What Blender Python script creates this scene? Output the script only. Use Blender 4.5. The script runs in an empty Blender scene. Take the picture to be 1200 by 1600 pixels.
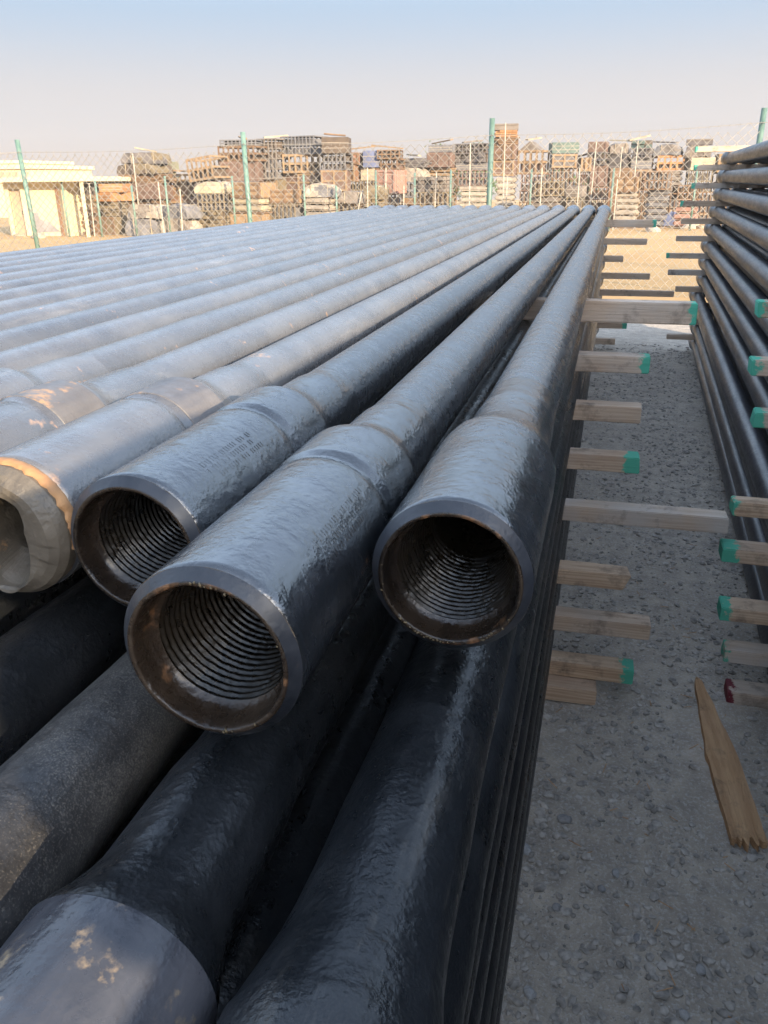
import bpy, bmesh, math, random
from mathutils import Vector, Matrix, noise
random.seed(7)
sc = bpy.context.scene
R = math.radians
C = bpy.context.collection

# ------------------------------------------------------------------ camera, sky, sun, exposure
CAMH = 1.91
FPX, PITCH, YAW, ROLL = 1249.0, R(22.55), R(15.35), R(-0.56)
_F = Vector((-math.sin(YAW)*math.cos(PITCH), math.cos(YAW)*math.cos(PITCH), -math.sin(PITCH)))
_R = Vector((math.cos(YAW), math.sin(YAW), 0)); _U = _R.cross(_F)
_R2 = _R*math.cos(ROLL)+_U*math.sin(ROLL); _U2 = -_R*math.sin(ROLL)+_U*math.cos(ROLL)
cam = bpy.data.cameras.new('camera'); camo = bpy.data.objects.new('camera', cam); C.objects.link(camo)
cam.sensor_fit = 'HORIZONTAL'; cam.sensor_width = 36; cam.lens = 36*FPX/1200
cam.clip_start = .02; cam.clip_end = 2000
m = Matrix((_R2, _U2, -_F)).transposed().to_4x4(); m.translation = (0, 0, CAMH)
camo.matrix_world = m
sc.camera = camo

EXPO = 2.35
SUN_AZ, SUN_EL = R(133), R(17.5)        # clockwise from +Y: behind the camera, to its right
sdir = Vector((math.sin(SUN_AZ)*math.cos(SUN_EL), math.cos(SUN_AZ)*math.cos(SUN_EL), math.sin(SUN_EL)))
w = bpy.data.worlds.new('World'); sc.world = w; w.use_nodes = True
nt = w.node_tree; bgn = nt.nodes['Background']
sky = nt.nodes.new('ShaderNodeTexSky'); sky.sky_type = 'NISHITA'; sky.sun_disc = False
sky.sun_elevation = SUN_EL; sky.sun_rotation = SUN_AZ
sky.altitude = 0; sky.air_density = 1.0; sky.dust_density = 1.0; sky.ozone_density = 0.8
# dusty desert air: the sky pales towards the horizon all the way round
_tc = nt.nodes.new('ShaderNodeTexCoord'); _sp = nt.nodes.new('ShaderNodeSeparateXYZ'); nt.links.new(_tc.outputs['Generated'], _sp.inputs[0])
_K = 1/(.15*2**EXPO)
_cr = nt.nodes.new('ShaderNodeValToRGB'); _cr.color_ramp.interpolation = 'EASE'
for _i, (_p, _c) in enumerate(((0, (.74, .675, .645)), (.075, (.735, .72, .735)), (.19, (.50, .655, .84)))):
    _e = _cr.color_ramp.elements[_i] if _i < 2 else _cr.color_ramp.elements.new(_p)
    _e.position = _p; _e.color = (*[v for v in _c], 1)
nt.links.new(_sp.outputs['Z'], _cr.inputs[0])
_mu = nt.nodes.new('ShaderNodeVectorMath'); _mu.operation = 'SCALE'; _mu.inputs['Scale'].default_value = _K
nt.links.new(_cr.outputs[0], _mu.inputs[0])
_mr = nt.nodes.new('ShaderNodeMapRange'); _mr.interpolation_type = 'SMOOTHSTEP'
_mr.inputs['From Min'].default_value = .16; _mr.inputs['From Max'].default_value = .55; _mr.inputs['To Min'].default_value = 1; _mr.inputs['To Max'].default_value = 0
nt.links.new(_sp.outputs['Z'], _mr.inputs['Value'])
_mx = nt.nodes.new('ShaderNodeMix'); _mx.data_type = 'RGBA'; nt.links.new(_mr.outputs[0], _mx.inputs['Factor'])
_hs = nt.nodes.new('ShaderNodeHueSaturation'); _hs.inputs['Saturation'].default_value = .74; _hs.inputs['Value'].default_value = 1.15   # dust greys the upper sky
nt.links.new(sky.outputs[0], _hs.inputs['Color']); nt.links.new(_hs.outputs[0], _mx.inputs['A']); nt.links.new(_mu.outputs[0], _mx.inputs['B'])
nt.links.new(_mx.outputs['Result'], bgn.inputs[0]); bgn.inputs[1].default_value = .15
sl = bpy.data.lights.new('sun', 'SUN'); sl.energy = 2.4; sl.angle = R(.53); sl.color = (1, .80, .56)
so = bpy.data.objects.new('sun', sl); C.objects.link(so); so.location = sdir*40
so.rotation_euler = sdir.to_track_quat('Z', 'Y').to_euler()
sc.view_settings.view_transform = 'Standard'; sc.view_settings.look = 'None'
sc.view_settings.exposure = EXPO; sc.view_settings.gamma = 1; sc.view_settings.use_curve_mapping = False
sc.cycles.use_denoising = True; sc.cycles.max_bounces = 8; sc.cycles.volume_bounces = 1

def ray(x, y):                            # photograph pixel (1200 x 1600) -> direction
    return _F + _R2*((x-600)/FPX) - _U2*((y-800)/FPX)
def atY(x, y, Y):
    d = ray(x, y); t = Y/d.y
    return Vector((d.x*t, Y, d.z*t+CAMH))
def atZ(x, y, z):
    d = ray(x, y); t = (z-CAMH)/d.z
    return Vector((d.x*t, d.y*t, z))

# ------------------------------------------------------------------ node helpers
def newmat(name):
    mt = bpy.data.materials.new(name); mt.use_nodes = True
    n = mt.node_tree.nodes; b = n['Principled BSDF']
    return mt, mt.node_tree, b
def nd(t, typ, **kw):
    n = t.nodes.new(typ)
    for k, v in kw.items(): setattr(n, k, v)
    return n
def lk(t, a, b): t.links.new(a, b)
def coords(t, scale=(1, 1, 1), rnd=True):
    tc = nd(t, 'ShaderNodeTexCoord')
    mp = nd(t, 'ShaderNodeMapping'); mp.inputs['Scale'].default_value = scale
    if rnd:
        oi = nd(t, 'ShaderNodeObjectInfo'); mu = nd(t, 'ShaderNodeMath', operation='MULTIPLY'); mu.inputs[1].default_value = 37
        lk(t, oi.outputs['Random'], mu.inputs[0])
        ad = nd(t, 'ShaderNodeVectorMath', operation='ADD')
        lk(t, tc.outputs['Object'], ad.inputs[0]); lk(t, mu.outputs[0], ad.inputs[1]); lk(t, ad.outputs[0], mp.inputs['Vector'])
    else: lk(t, tc.outputs['Object'], mp.inputs['Vector'])
    return mp.outputs[0]
def noi(t, vec, scale, detail=4, rough=.55):
    n = nd(t, 'ShaderNodeTexNoise'); n.inputs['Scale'].default_value = scale
    n.inputs['Detail'].default_value = detail; n.inputs['Roughness'].default_value = rough
    lk(t, vec, n.inputs['Vector']); return n.outputs['Fac']
def ramp(t, fac, a, b, ca=0., cb=1.):
    n = nd(t, 'ShaderNodeMapRange'); n.inputs['From Min'].default_value = a; n.inputs['From Max'].default_value = b
    n.inputs['To Min'].default_value = ca; n.inputs['To Max'].default_value = cb
    lk(t, fac, n.inputs['Value']); return n.outputs[0]
def mix(t, fac, a, b):
    n = nd(t, 'ShaderNodeMix', data_type='RGBA')
    for s, v in ((n.inputs['Factor'], fac), (n.inputs['A'], a), (n.inputs['B'], b)):
        if isinstance(v, (tuple, list)): s.default_value = (*v[:3], 1)
        elif isinstance(v, (int, float)): s.default_value = v
        else: lk(t, v, s)
    return n.outputs['Result']
def math2(t, op, a, b):
    n = nd(t, 'ShaderNodeMath', operation=op)
    for s, v in ((n.inputs[0], a), (n.inputs[1], b)):
        if isinstance(v, (int, float)): s.default_value = v
        else: lk(t, v, s)
    return n.outputs[0]
def bump(t, b, *hs):
    prev = None
    for h, st, dist in hs:
        n = nd(t, 'ShaderNodeBump'); n.inputs['Strength'].default_value = st; n.inputs['Distance'].default_value = dist
        lk(t, h, n.inputs['Height'])
        if prev: lk(t, prev, n.inputs['Normal'])
        prev = n.outputs[0]
    lk(t, prev, b.inputs['Normal'])

MATS = {}
def steel(name, dark, light, rust=.0, rough=(.25, .5), coat=.0, bumpm=(.4, .4), rustcol=(.30, .15, .06), spec=.5, metal=0., dustc=None, dust=0., grit=None, gritmax=.4, ior=1.5):
    mt, t, b = newmat(name)
    v = coords(t); vs = coords(t, (1, .12, 1))
    n1 = noi(t, v, 7, 5); n2 = noi(t, vs, 30, 4); n3 = noi(t, v, 150, 3); n4 = noi(t, v, 70, 4); n5 = noi(t, v, 11, 6, .65)
    f = ramp(t, math2(t, 'ADD', math2(t, 'MULTIPLY', n1, .6), math2(t, 'MULTIPLY', n2, .4)), .36, .64)
    col = mix(t, f, dark, light)
    if dust > 0:
        nd2 = noi(t, vs, 14, 6, .7)
        col = mix(t, ramp(t, nd2, .62-dust*.4, .82-dust*.4, 0, .8), col, dustc)
    if grit:
        col = mix(t, ramp(t, math2(t, 'ADD', math2(t, 'MULTIPLY', noi(t, v, 520, 2), .6), math2(t, 'MULTIPLY', n1, .4)), .48, .66, 0, gritmax), col, grit)
    oi_ = nd(t, 'ShaderNodeObjectInfo'); hv = nd(t, 'ShaderNodeHueSaturation'); lk(t, ramp(t, oi_.outputs['Random'], 0, 1, .82, 1.18), hv.inputs['Value']); lk(t, col, hv.inputs['Color']); col = hv.outputs[0]
    if rust > 0:
        nr = ramp(t, n5, .70-rust*.2, .76-rust*.2)
        nf = ramp(t, n4, .38, .58)
        col = mix(t, math2(t, 'MULTIPLY', nr, nf), col, rustcol)
    lk(t, col, b.inputs['Base Color'])
    lk(t, ramp(t, math2(t, 'ADD', math2(t, 'MULTIPLY', n2, .5), math2(t, 'MULTIPLY', n4, .5)), .38, .62, *rough), b.inputs['Roughness'])
    b.inputs['Coat Weight'].default_value = coat; b.inputs['Coat Roughness'].default_value = .18
    b.inputs['IOR'].default_value = ior; b.inputs['Specular IOR Level'].default_value = spec; b.inputs['Metallic'].default_value = metal
    msk = ramp(t, noi(t, v, 16, 4, .6), .38, .62, .12, 1.0)
    drip = noi(t, coords(t, (1, .06, 1)), 95, 3)
    bump(t, b, (math2(t, 'MULTIPLY', n4, msk), bumpm[0], .004), (math2(t, 'MULTIPLY', drip, ramp(t, n1, .45, .6)), bumpm[0]*.9, .0016), (math2(t, 'MULTIPLY', n3, msk), bumpm[1], .0016))
    MATS[name] = mt; return mt
steel('wet_steel', (.008, .010, .013), (.034, .038, .044), rust=.04, rough=(.20, .36), bumpm=(.26, .75), ior=2.0)
steel('wet_joint', (.006, .008, .010), (.024, .027, .032), rust=.04, rough=(.15, .30), bumpm=(.26, .85), ior=2.05)
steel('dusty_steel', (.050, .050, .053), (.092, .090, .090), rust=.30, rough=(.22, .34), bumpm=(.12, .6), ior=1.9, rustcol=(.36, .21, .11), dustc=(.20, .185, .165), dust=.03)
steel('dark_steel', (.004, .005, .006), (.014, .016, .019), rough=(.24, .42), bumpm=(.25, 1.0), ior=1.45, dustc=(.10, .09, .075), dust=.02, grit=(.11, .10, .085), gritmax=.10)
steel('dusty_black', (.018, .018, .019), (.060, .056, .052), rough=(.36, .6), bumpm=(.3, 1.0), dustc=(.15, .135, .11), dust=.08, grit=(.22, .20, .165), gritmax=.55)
steel('worn_joint', (.06, .058, .062), (.15, .138, .13), rust=.65, rough=(.35, .55), bumpm=(.25, .4), rustcol=(.34, .20, .10))
steel('blue_steel', (.010, .012, .016), (.032, .035, .042), ior=1.6, rust=.05, rough=(.30, .48), bumpm=(.15, .4), rustcol=(.20, .15, .11), dustc=(.13, .12, .11), dust=.08)
steel('rim_steel', (.008, .006, .005), (.030, .020, .013), rust=.45, rough=(.15, .38), coat=.0, bumpm=(.5, .6), rustcol=(.17, .085, .04))
steel('scuffed_joint', (.03, .033, .042), (.10, .10, .11), rust=.85, rough=(.24, .42), bumpm=(.25, .6), rustcol=(.30, .22, .13))
steel('bevel_steel', (.012, .015, .021), (.045, .049, .058), rust=.35, rough=(.3, .5), bumpm=(.25, .4), rustcol=(.16, .085, .045))
steel('grease_thread', (.003, .0026, .002), (.014, .0095, .005), rust=.12, rough=(.18, .45), bumpm=(.35, .3), rustcol=(.055, .036, .012), spec=.4)
steel('bare_protector', (.040, .034, .027), (.135, .115, .088), rust=.60, rough=(.4, .65), bumpm=(.5, .8), rustcol=(.33, .18, .08))
steel('galvanised', (.20, .185, .16), (.30, .275, .235), rough=(.45, .6), bumpm=(.05, .05), metal=.0)
steel('green_post', (.08, .155, .125), (.14, .22, .18), rough=(.4, .6), bumpm=(.1, .1))

def wood(name, a, b_, g):
    mt, t, b = newmat(name)
    v = coords(t, (.35, 6, 6)); v2 = coords(t)
    wv = nd(t, 'ShaderNodeTexWave', wave_type='BANDS', bands_direction='Z'); wv.inputs['Scale'].default_value = 4.
    wv.inputs['Distortion'].default_value = 7; wv.inputs['Detail'].default_value = 3; wv.inputs['Detail Scale'].default_value = 1.6
    lk(t, v, wv.inputs['Vector'])
    n1 = noi(t, v, 5, 6, .65); n2 = noi(t, v2, 5, 4); n3 = noi(t, v, 40, 3)
    col = mix(t, ramp(t, math2(t, 'ADD', math2(t, 'MULTIPLY', wv.outputs['Fac'], .16), math2(t, 'MULTIPLY', n1, .84)), .3, .72), a, b_)
    aw = nd(t, 'ShaderNodeAttribute', attribute_type='OBJECT', attribute_name='weathering')
    wf = math2(t, 'MULTIPLY', ramp(t, n2, .35, .65, .35, 1.), aw.outputs['Fac'])
    col = mix(t, wf, col, g)
    stain = ramp(t, noi(t, v2, 8, 6, .7), .54, .72, 0, .7); col = mix(t, stain, col, (.07, .055, .045))
    # paint brushed on the end of the piece (local x = 0 is the end)
    tc = nd(t, 'ShaderNodeTexCoord'); sx = nd(t, 'ShaderNodeSeparateXYZ'); lk(t, tc.outputs['Object'], sx.inputs[0])
    at = nd(t, 'ShaderNodeAttribute', attribute_type='OBJECT', attribute_name='paint_length')
    ac = nd(t, 'ShaderNodeAttribute', attribute_type='OBJECT', attribute_name='paint_colour')
    e = math2(t, 'ADD', sx.outputs['X'], math2(t, 'MULTIPLY', math2(t, 'SUBTRACT', noi(t, v2, 26, 5, .7), .5), .13))
    e = math2(t, 'ADD', e, at.outputs['Fac'])
    pm = ramp(t, e, 0, .012)
    pm = math2(t, 'MULTIPLY', pm, ramp(t, noi(t, v2, 60, 4), .26, .36, .45, 1))
    has = math2(t, 'GREATER_THAN', at.outputs['Fac'], .001)
    col = mix(t, math2(t, 'MULTIPLY', pm, has), col, ac.outputs['Color'])
    lk(t, col, b.inputs['Base Color']); b.inputs['Roughness'].default_value = .8; b.inputs['Specular IOR Level'].default_value = .2
    bump(t, b, (n1, .6, .006), (n3, .5, .002))
    MATS[name] = mt; return mt
wood('lumber', (.40, .25, .15), (.68, .50, .34), (.50, .45, .40))
wood('old_plank', (.36, .19, .085), (.60, .37, .19), (.42, .29, .19))

def plain(name, a, b_=None, rough=.75, scale=4, bm=.2, fine=60):
    mt, t, b = newmat(name); v = coords(t)
    n1 = noi(t, v, scale, 6, .65); n2 = noi(t, v, fine, 4)
    b_ = b_ or tuple(c*.6 for c in a)
    lk(t, mix(t, ramp(t, n1, .35, .65), b_, a), b.inputs['Base Color']); b.inputs['Roughness'].default_value = rough
    b.inputs['Specular IOR Level'].default_value = .3
    bump(t, b, (n1, bm, .02), (n2, bm, .003))
    MATS[name] = mt; return mt

# ------------------------------------------------------------------ mesh helpers
def mesh(name, vs, fs, mat=None, smooth=False):
    me = bpy.data.meshes.new(name); me.from_pydata([tuple(v) for v in vs], [], fs); me.update()
    if mat: me.materials.append(MATS[mat] if isinstance(mat, str) else mat)
    if smooth: me.polygons.foreach_set('use_smooth', [True]*len(me.polygons))
    return me
def obj(name, me, parent=None, loc=None, **props):
    o = bpy.data.objects.new(name, me); C.objects.link(o)
    if parent: o.parent = parent
    if loc is not None: o.location = loc
    for k, v in props.items(): o[k] = v
    return o
def empty(name, loc, label, category, group=None, rz=0):
    o = obj(name, None, None, loc, label=label, category=category); o.rotation_euler.z = rz; o.empty_display_size = .1
    if group: o['group'] = group
    return o
def lathe(prof, seg, close=False):
    """surface of revolution about local Y; prof = [(y, r), ...]"""
    vs, fs = [], []
    for y, r in prof:
        for k in range(seg):
            a = 2*math.pi*k/seg; vs.append((r*math.cos(a), y, r*math.sin(a)))
    for i in range(len(prof)-1):
        for k in range(seg):
            k2 = (k+1) % seg
            fs.append((i*seg+k, i*seg+k2, (i+1)*seg+k2, (i+1)*seg+k))
    if close: fs.append(tuple(range(seg))); fs.append(tuple(reversed(range((len(prof)-1)*seg, len(prof)*seg))))
    return vs, fs
def boxvf(c, s, rz=0, off=0):
    x, y, z = s[0]/2, s[1]/2, s[2]/2; vs = []
    ca, sa = math.cos(rz), math.sin(rz)
    for dx, dy, dz in ((-x,-y,-z),(x,-y,-z),(x,y,-z),(-x,y,-z),(-x,-y,z),(x,-y,z),(x,y,z),(-x,y,z)):
        vs.append((c[0]+dx*ca-dy*sa, c[1]+dx*sa+dy*ca, c[2]+dz))
    fs = [tuple(i+off for i in f) for f in ((0,3,2,1),(4,5,6,7),(0,1,5,4),(1,2,6,5),(2,3,7,6),(3,0,4,7))]
    return vs, fs
def boxes(lst):
    vs, fs = [], []
    for c, s, *r in lst:
        v, f = boxvf(c, s, r[0] if r else 0, len(vs)); vs += v; fs += f
    return vs, fs
def bevelled(vs, fs, name, mat, w=.006, seg=2, jit=0):
    bm = bmesh.new(); bv = [bm.verts.new(v) for v in vs]
    for f in fs: bm.faces.new([bv[i] for i in f])
    bmesh.ops.bevel(bm, geom=bm.edges[:], offset=w, segments=seg, affect='EDGES')
    if jit:
        for v in bm.verts: v.co += Vector((random.uniform(-jit, jit), random.uniform(-jit, jit), random.uniform(-jit, jit)))
    me = bpy.data.meshes.new(name); bm.to_mesh(me); bm.free()
    if mat: me.materials.append(MATS[mat])
    return me

# ------------------------------------------------------------------ ground
def ground_mats():
    mt, t, b = newmat('sand'); v = coords(t, rnd=False)
    n1 = noi(t, v, .25, 6, .6); n2 = noi(t, v, 3, 6, .6); n3 = noi(t, v, 40, 4)
    col = mix(t, ramp(t, n1, .35, .65), (.37, .24, .115), (.46, .31, .155))
    col = mix(t, ramp(t, n2, .5, .75, 0, .5), col, (.32, .22, .125))
    lk(t, col, b.inputs['Base Color']); b.inputs['Roughness'].default_value = .95; b.inputs['Specular IOR Level'].default_value = .1
    bump(t, b, (n2, .5, .05), (n3, .4, .01)); MATS['sand'] = mt
    mt, t, b = newmat('gravel_ground'); v = coords(t, rnd=False)
    n1 = noi(t, v, 1.1, 5, .6); n2 = noi(t, v, 9, 6, .7); n3 = noi(t, v, 90, 5, .7)
    col = mix(t, ramp(t, n1, .35, .65), (.43, .36, .28), (.60, .515, .41))
    col = mix(t, ramp(t, n2, .35, .70), (.30, .26, .215), col)
    vo = nd(t, 'ShaderNodeTexVoronoi'); vo.inputs['Scale'].default_value = 70; lk(t, v, vo.inputs['Vector'])
    col = mix(t, math2(t, 'MULTIPLY', ramp(t, n3, .5, .66), .7), col, (.56, .52, .47))
    lk(t, col, b.inputs['Base Color']); b.inputs['Roughness'].default_value = .95; b.inputs['Specular IOR Level'].default_value = .15
    bump(t, b, (n2, .6, .03), (n3, .7, .008), (vo.outputs['Distance'], -.4, .006)); MATS['gravel_ground'] = mt
    mt, t, b = newmat('stone'); v = coords(t, rnd=False)
    n1 = noi(t, v, 30, 2); n2 = noi(t, v, 150, 4)
    lk(t, mix(t, ramp(t, n1, .3, .7), (.17, .155, .135), (.50, .45, .39)), b.inputs['Base Color']); b.inputs['Roughness'].default_value = .9
    bump(t, b, (n2, .4, .003)); MATS['stone'] = mt
ground_mats()
obj('ground', mesh('ground', [(-90, -30, 0), (90, -30, 0), (90, 85, 0), (-90, 85, 0)], [(0, 1, 2, 3)], 'sand'), kind='structure')

def gravel_pad():
    xs = [-7, -4, -2, -1, -.5] + [-.3+.022*i for i in range(78)] + [1.6, 2, 3, 5, 8]
    ys = [-5, -2, 0, .6] + [.8+.022*i*(1+i*.0012) for i in range(320)] + [12.2, 12.6, 13.0]
    ys = sorted(ys); vs, fs = [], []
    for y in ys:
        for x in xs:
            h = .008 + .016*noise.noise((x*1.3, y*1.3, 0)) + .011*noise.noise((x*6, y*6, 3)) + .009*noise.noise((x*15, y*15, 7))
            if not (-.35 < x < 1.45 and .7 < y < 12.1): h = .010
            yy = y + (.35*noise.noise((x*.9, 5, 0)) if y > 12.9 else 0)
            vs.append((x, yy, max(h, .004)))
    nx = len(xs)
    for j in range(len(ys)-1):
        for i in range(nx-1): fs.append((j*nx+i, j*nx+i+1, (j+1)*nx+i+1, (j+1)*nx+i))
    obj('gravel_pad', mesh('gravel_pad', vs, fs, 'gravel_ground', True), kind='structure')
gravel_pad()
def hgt(x, y): return max(.004, .008 + .016*noise.noise((x*1.3, y*1.3, 0)) + .011*noise.noise((x*6, y*6, 3)) + .009*noise.noise((x*15, y*15, 7)))

def ico(sub=1):
    bm = bmesh.new(); bmesh.ops.create_icosphere(bm, subdivisions=sub, radius=1)
    vs = [v.co.copy() for v in bm.verts]; fs = [tuple(v.index for v in f.verts) for f in bm.faces]; bm.free(); return vs, fs
ICO1, ICO2 = ico(1), ico(2)
def stone_vf(c, s, base, seed):
    rs = random.Random(seed); q = Matrix.Rotation(rs.uniform(0, 6.28), 3, 'Z') @ Matrix.Rotation(rs.uniform(-.4, .4), 3, 'X')
    sc_ = Vector((s*rs.uniform(.8, 1.3), s*rs.uniform(.6, 1), s*rs.uniform(.35, .65))); vs = []
    for v in base[0]:
        d = 1+.35*noise.noise(v*1.7+Vector((seed*1.3, 0, 0)))
        p = Vector((v.x*sc_.x*d, v.y*sc_.y*d, v.z*sc_.z*d)); vs.append(Vector(c)+q @ p)
    return vs
def pebbles():
    vs, fs = [], []; rs = random.Random(3)
    for i in range(26000):
        y = 1.2 + 9.2*rs.random()**1.9; x = rs.uniform(-.12, 1.0)
        if noise.noise((x*3.1, y*3.1, 11)) < rs.uniform(-.55, .25): continue
        s = .0024 + .017*rs.random()**5.0 + (.002 if y > 4 else 0)
        off = len(vs); vs += stone_vf((x, y, hgt(x, y)+s*.15), s, ICO1, i)
        fs += [tuple(k+off for k in f) for f in ICO1[1]]
    for i in range(900):                  # thin chips of straw and splinters
        pass
    obj('loose_gravel', mesh('loose_gravel', vs, fs, 'stone'), kind='stuff', label='loose grey gravel strewn over the aisle between the stacks', category='gravel')
pebbles()
plain('stone_pale', (.42, .41, .39), (.25, .24, .23), .9, 30, .3, 150)
plain('stone_dark', (.30, .29, .28), (.17, .165, .16), .85, 30, .3, 150)
big = [(820,1330,.022,1,'pale grey stone at the foot of the left pipe stack'),(882,1283,.020,0,'dark angular stone alone in the middle of the aisle'),
       (635,0,0,0,''),(995,1465,.015,0,'dark stone in the cluster right of the aisle centre'),(962,1365,.017,1,'pale flat stone in the stone cluster in the aisle'),
       (870,1420,.016,0,'grey stone between the stack foot and the stone cluster'),(828,1555,.017,1,'pale stone at the bottom of the picture by the stack'),
       (1095,1515,.017,1,'pale stone near the lower right picture corner'),(1068,1585,.016,1,'pale pebble at the very bottom right of the aisle'),
       (1010,1170,.013,0,'dark stone level with the upper end of the broken plank'),(940,1390,.015,0,'small dark stone on the left of the stone cluster')]
for x, y, s, p, lab in big:
    if not lab: continue
    c = atZ(x, y, .01); c.z = hgt(c.x, c.y)+s*.25
    vs = stone_vf((0, 0, 0), s, ICO2, x)
    o = obj('stone', mesh('stone', vs, ICO2[1], 'stone_pale' if p else 'stone_dark'), None, c, label=lab, category='stone', group='larger stones on the aisle')

def straws():
    rs = random.Random(12); vs, fs = [], []
    for i in range(70):
        y = 1.3+3.5*rs.random()**1.4; x = rs.uniform(-.05, .75); a = rs.uniform(0, 3.14); L = rs.uniform(.012, .05)
        v, f = boxvf((x, y, hgt(x, y)+.008), (L, .0022, .0016), a, len(vs)); vs += v; fs += f
    obj('wood_splinters', mesh('wood_splinters', vs, fs, 'old_plank'), kind='stuff', label='thin pale splinters and straws scattered on the gravel', category='splinters')
straws()

# ------------------------------------------------------------------ drill pipe meshes (axis = local Y, box face at y = 0)
RB, RT, LEN = .084, .061, 9.75
def box_prof(kind):
    if kind == 'grooved':
        return [(.010, RB), (.29, RB), (.300, RB-.0035), (.312, RB-.0035), (.318, RB+.0004), (.325, RB+.0008), (.425, RB+.0008), (.436, RB-.002), (.452, RB-.009), (.475, .0685), (.49, .066), (.60, .0650), (.64, .0615), (.66, RT)]
    return [(.010, RB), (.30, RB), (.330, RB-.0006), (.337, RB-.003), (.36, .0765), (.40, .069), (.43, .0665), (.47, .065), (.54, .0645), (.62, .0615), (.66, RT)]
def dense(prof, step=.02):
    out = [prof[0]]
    for (y0, r0), (y1, r1) in zip(prof, prof[1:]):
        n = max(1, int((y1-y0)/step))
        for i in range(1, n+1): out.append((y0+(y1-y0)*i/n, r0+(r1-r0)*i/n))
    return out
def wobble(vs, amp, sd):
    out = []
    for v in vs:
        p = Vector(v); n = noise.noise(Vector((p.x*30, p.y*9, p.z*30))+Vector((sd, 0, 0)))
        rr = Vector((p.x, 0, p.z)); out.append(p + (rr.normalized()*n*amp if rr.length else rr))
    return out
_pm = {}
def pm(kind, seg, mat):
    """the meshes of one kind of pipe: box joint, rim, bore/thread, tube, pin joint"""
    k = (kind, seg, mat)
    if k in _pm: return _pm[k]
    hi = seg > 80
    jm = {'wet_steel': 'wet_joint'}.get(mat, mat)
    bp = [(0.0030, .0745)]+box_prof('grooved' if kind in ('grooved', 'worn', 'scuffed') else 'plain')
    vs, fs = lathe([bp[0]]+dense([(.0100, RB-.00001)]+bp[1:], .012) if hi else bp, seg)
    if hi: vs = wobble(vs, .0006, len(_pm)*3.1)
    d = {'box': mesh('box_joint', vs, fs, jm, True)}
    rim = [(.032, .0625), (.028, .0680), (.016, .0690), (.004, .0694), (.0008, .0700), (0, .0707), (0, .0744), (.0006, .0748)]
    vs, fs = lathe(rim, seg)
    if hi:
        vs = [Vector(v) for v in vs]
        for i, v in enumerate(vs):
            if i//seg in (4, 5): v.y += .0016*max(0, noise.noise(v*55)); v.x *= 1+.02*noise.noise(v*40); v.z *= 1+.02*noise.noise(v*40)
    d['rim'] = mesh('rim', vs, fs, 'rim_steel', True)
    if kind in ('worn', 'scuffed'):
        y0_, y1_ = (.3185, .4240) if kind == 'worn' else (.012, .4255)
        v2, f2 = lathe([(y0_, RB+.0004), (y0_+.0005, RB+.0016)]+[(y0_+.001+(y1_-y0_-.002)*q/20, RB+.0017) for q in range(21)]+[(y1_-.0005, RB+.0016), (y1_, RB+.0004)], seg)
        d['hardband'] = mesh('hardband', wobble(v2, .0005, 4) if hi else v2, f2, 'worn_joint' if kind == 'worn' else 'scuffed_joint', True)
    v2, f2 = lathe([(.0007, .07475), (.0098, RB-.0001)], seg); d['bevel'] = mesh('bevel', v2, f2, 'bevel_steel', True)
    if hi:
        p = .0076; n = int(.125/p)*10; seg2 = 144; vs, fs = [], []
        for i in range(n+1):
            y = .032+.125*i/n
            for kk in range(seg2):
                th = 2*math.pi*kk/seg2
                ph = ((y/p)-kk/seg2) % 1
                tri = 1-abs(2*ph-1)
                r = .0655-(y-.032)*.140 - .0030*min(1, max(0, tri*1.7-.35))
                g = .0008*noise.noise((math.cos(th)*9, y*110, math.sin(th)*9))
                vs.append(((r+g)*math.cos(th), y, (r+g)*math.sin(th)))
        for i in range(n):
            for kk in range(seg2):
                k2 = (kk+1) % seg2; fs.append((i*seg2+kk, i*seg2+k2, (i+1)*seg2+k2, (i+1)*seg2+kk))
        d['thread'] = mesh('thread', vs, fs, 'grease_thread', True)
        v2, f2 = lathe([(.154, .048), (.160, .0445), (.22, .0445), (.235, .038), (.7, .038)], 64)
        d['bore'] = mesh('bore', v2, f2, 'grease_thread', True)
    else:
        v2, f2 = lathe([(.03, .0595), (.14, .045), (.15, .038), (.6, .038)], seg)
        d['bore'] = mesh('bore', v2, f2, 'grease_thread', True)
    tp = [(.66, RT)]+[(.66+(LEN-.66-.48)*i/24, RT) for i in range(1, 25)]
    vs, fs = lathe(tp, seg); d['tube'] = mesh('tube', vs, fs, mat, True)
    L = LEN
    pp = [(L-.48, RT), (L-.40, .0645), (L-.31, .066), (L-.27, .080), (L-.255, RB), (L-.02, RB), (L-.012, .080), (L-.012, .066), (L, .064)]
    vs, fs = lathe(pp, seg); fs.append(tuple(reversed(range((len(pp)-1)*seg, len(pp)*seg))))
    d['pin'] = mesh('pin_joint', vs, fs, jm, True)
    vs = []; fs = []                       # whole pipe in one mesh, for pipes inside the stack
    whole = [(0, .062), (0, .0745), (.01, RB)] + bp[2:] + [(L-.48, RT)] + pp[1:]
    vs, fs = lathe(whole, seg); fs.append(tuple(reversed(range((len(whole)-1)*seg, len(whole)*seg))))
    d['whole'] = mesh('drill_pipe', vs, fs, mat, True)
    _pm[k] = d; return d
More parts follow.
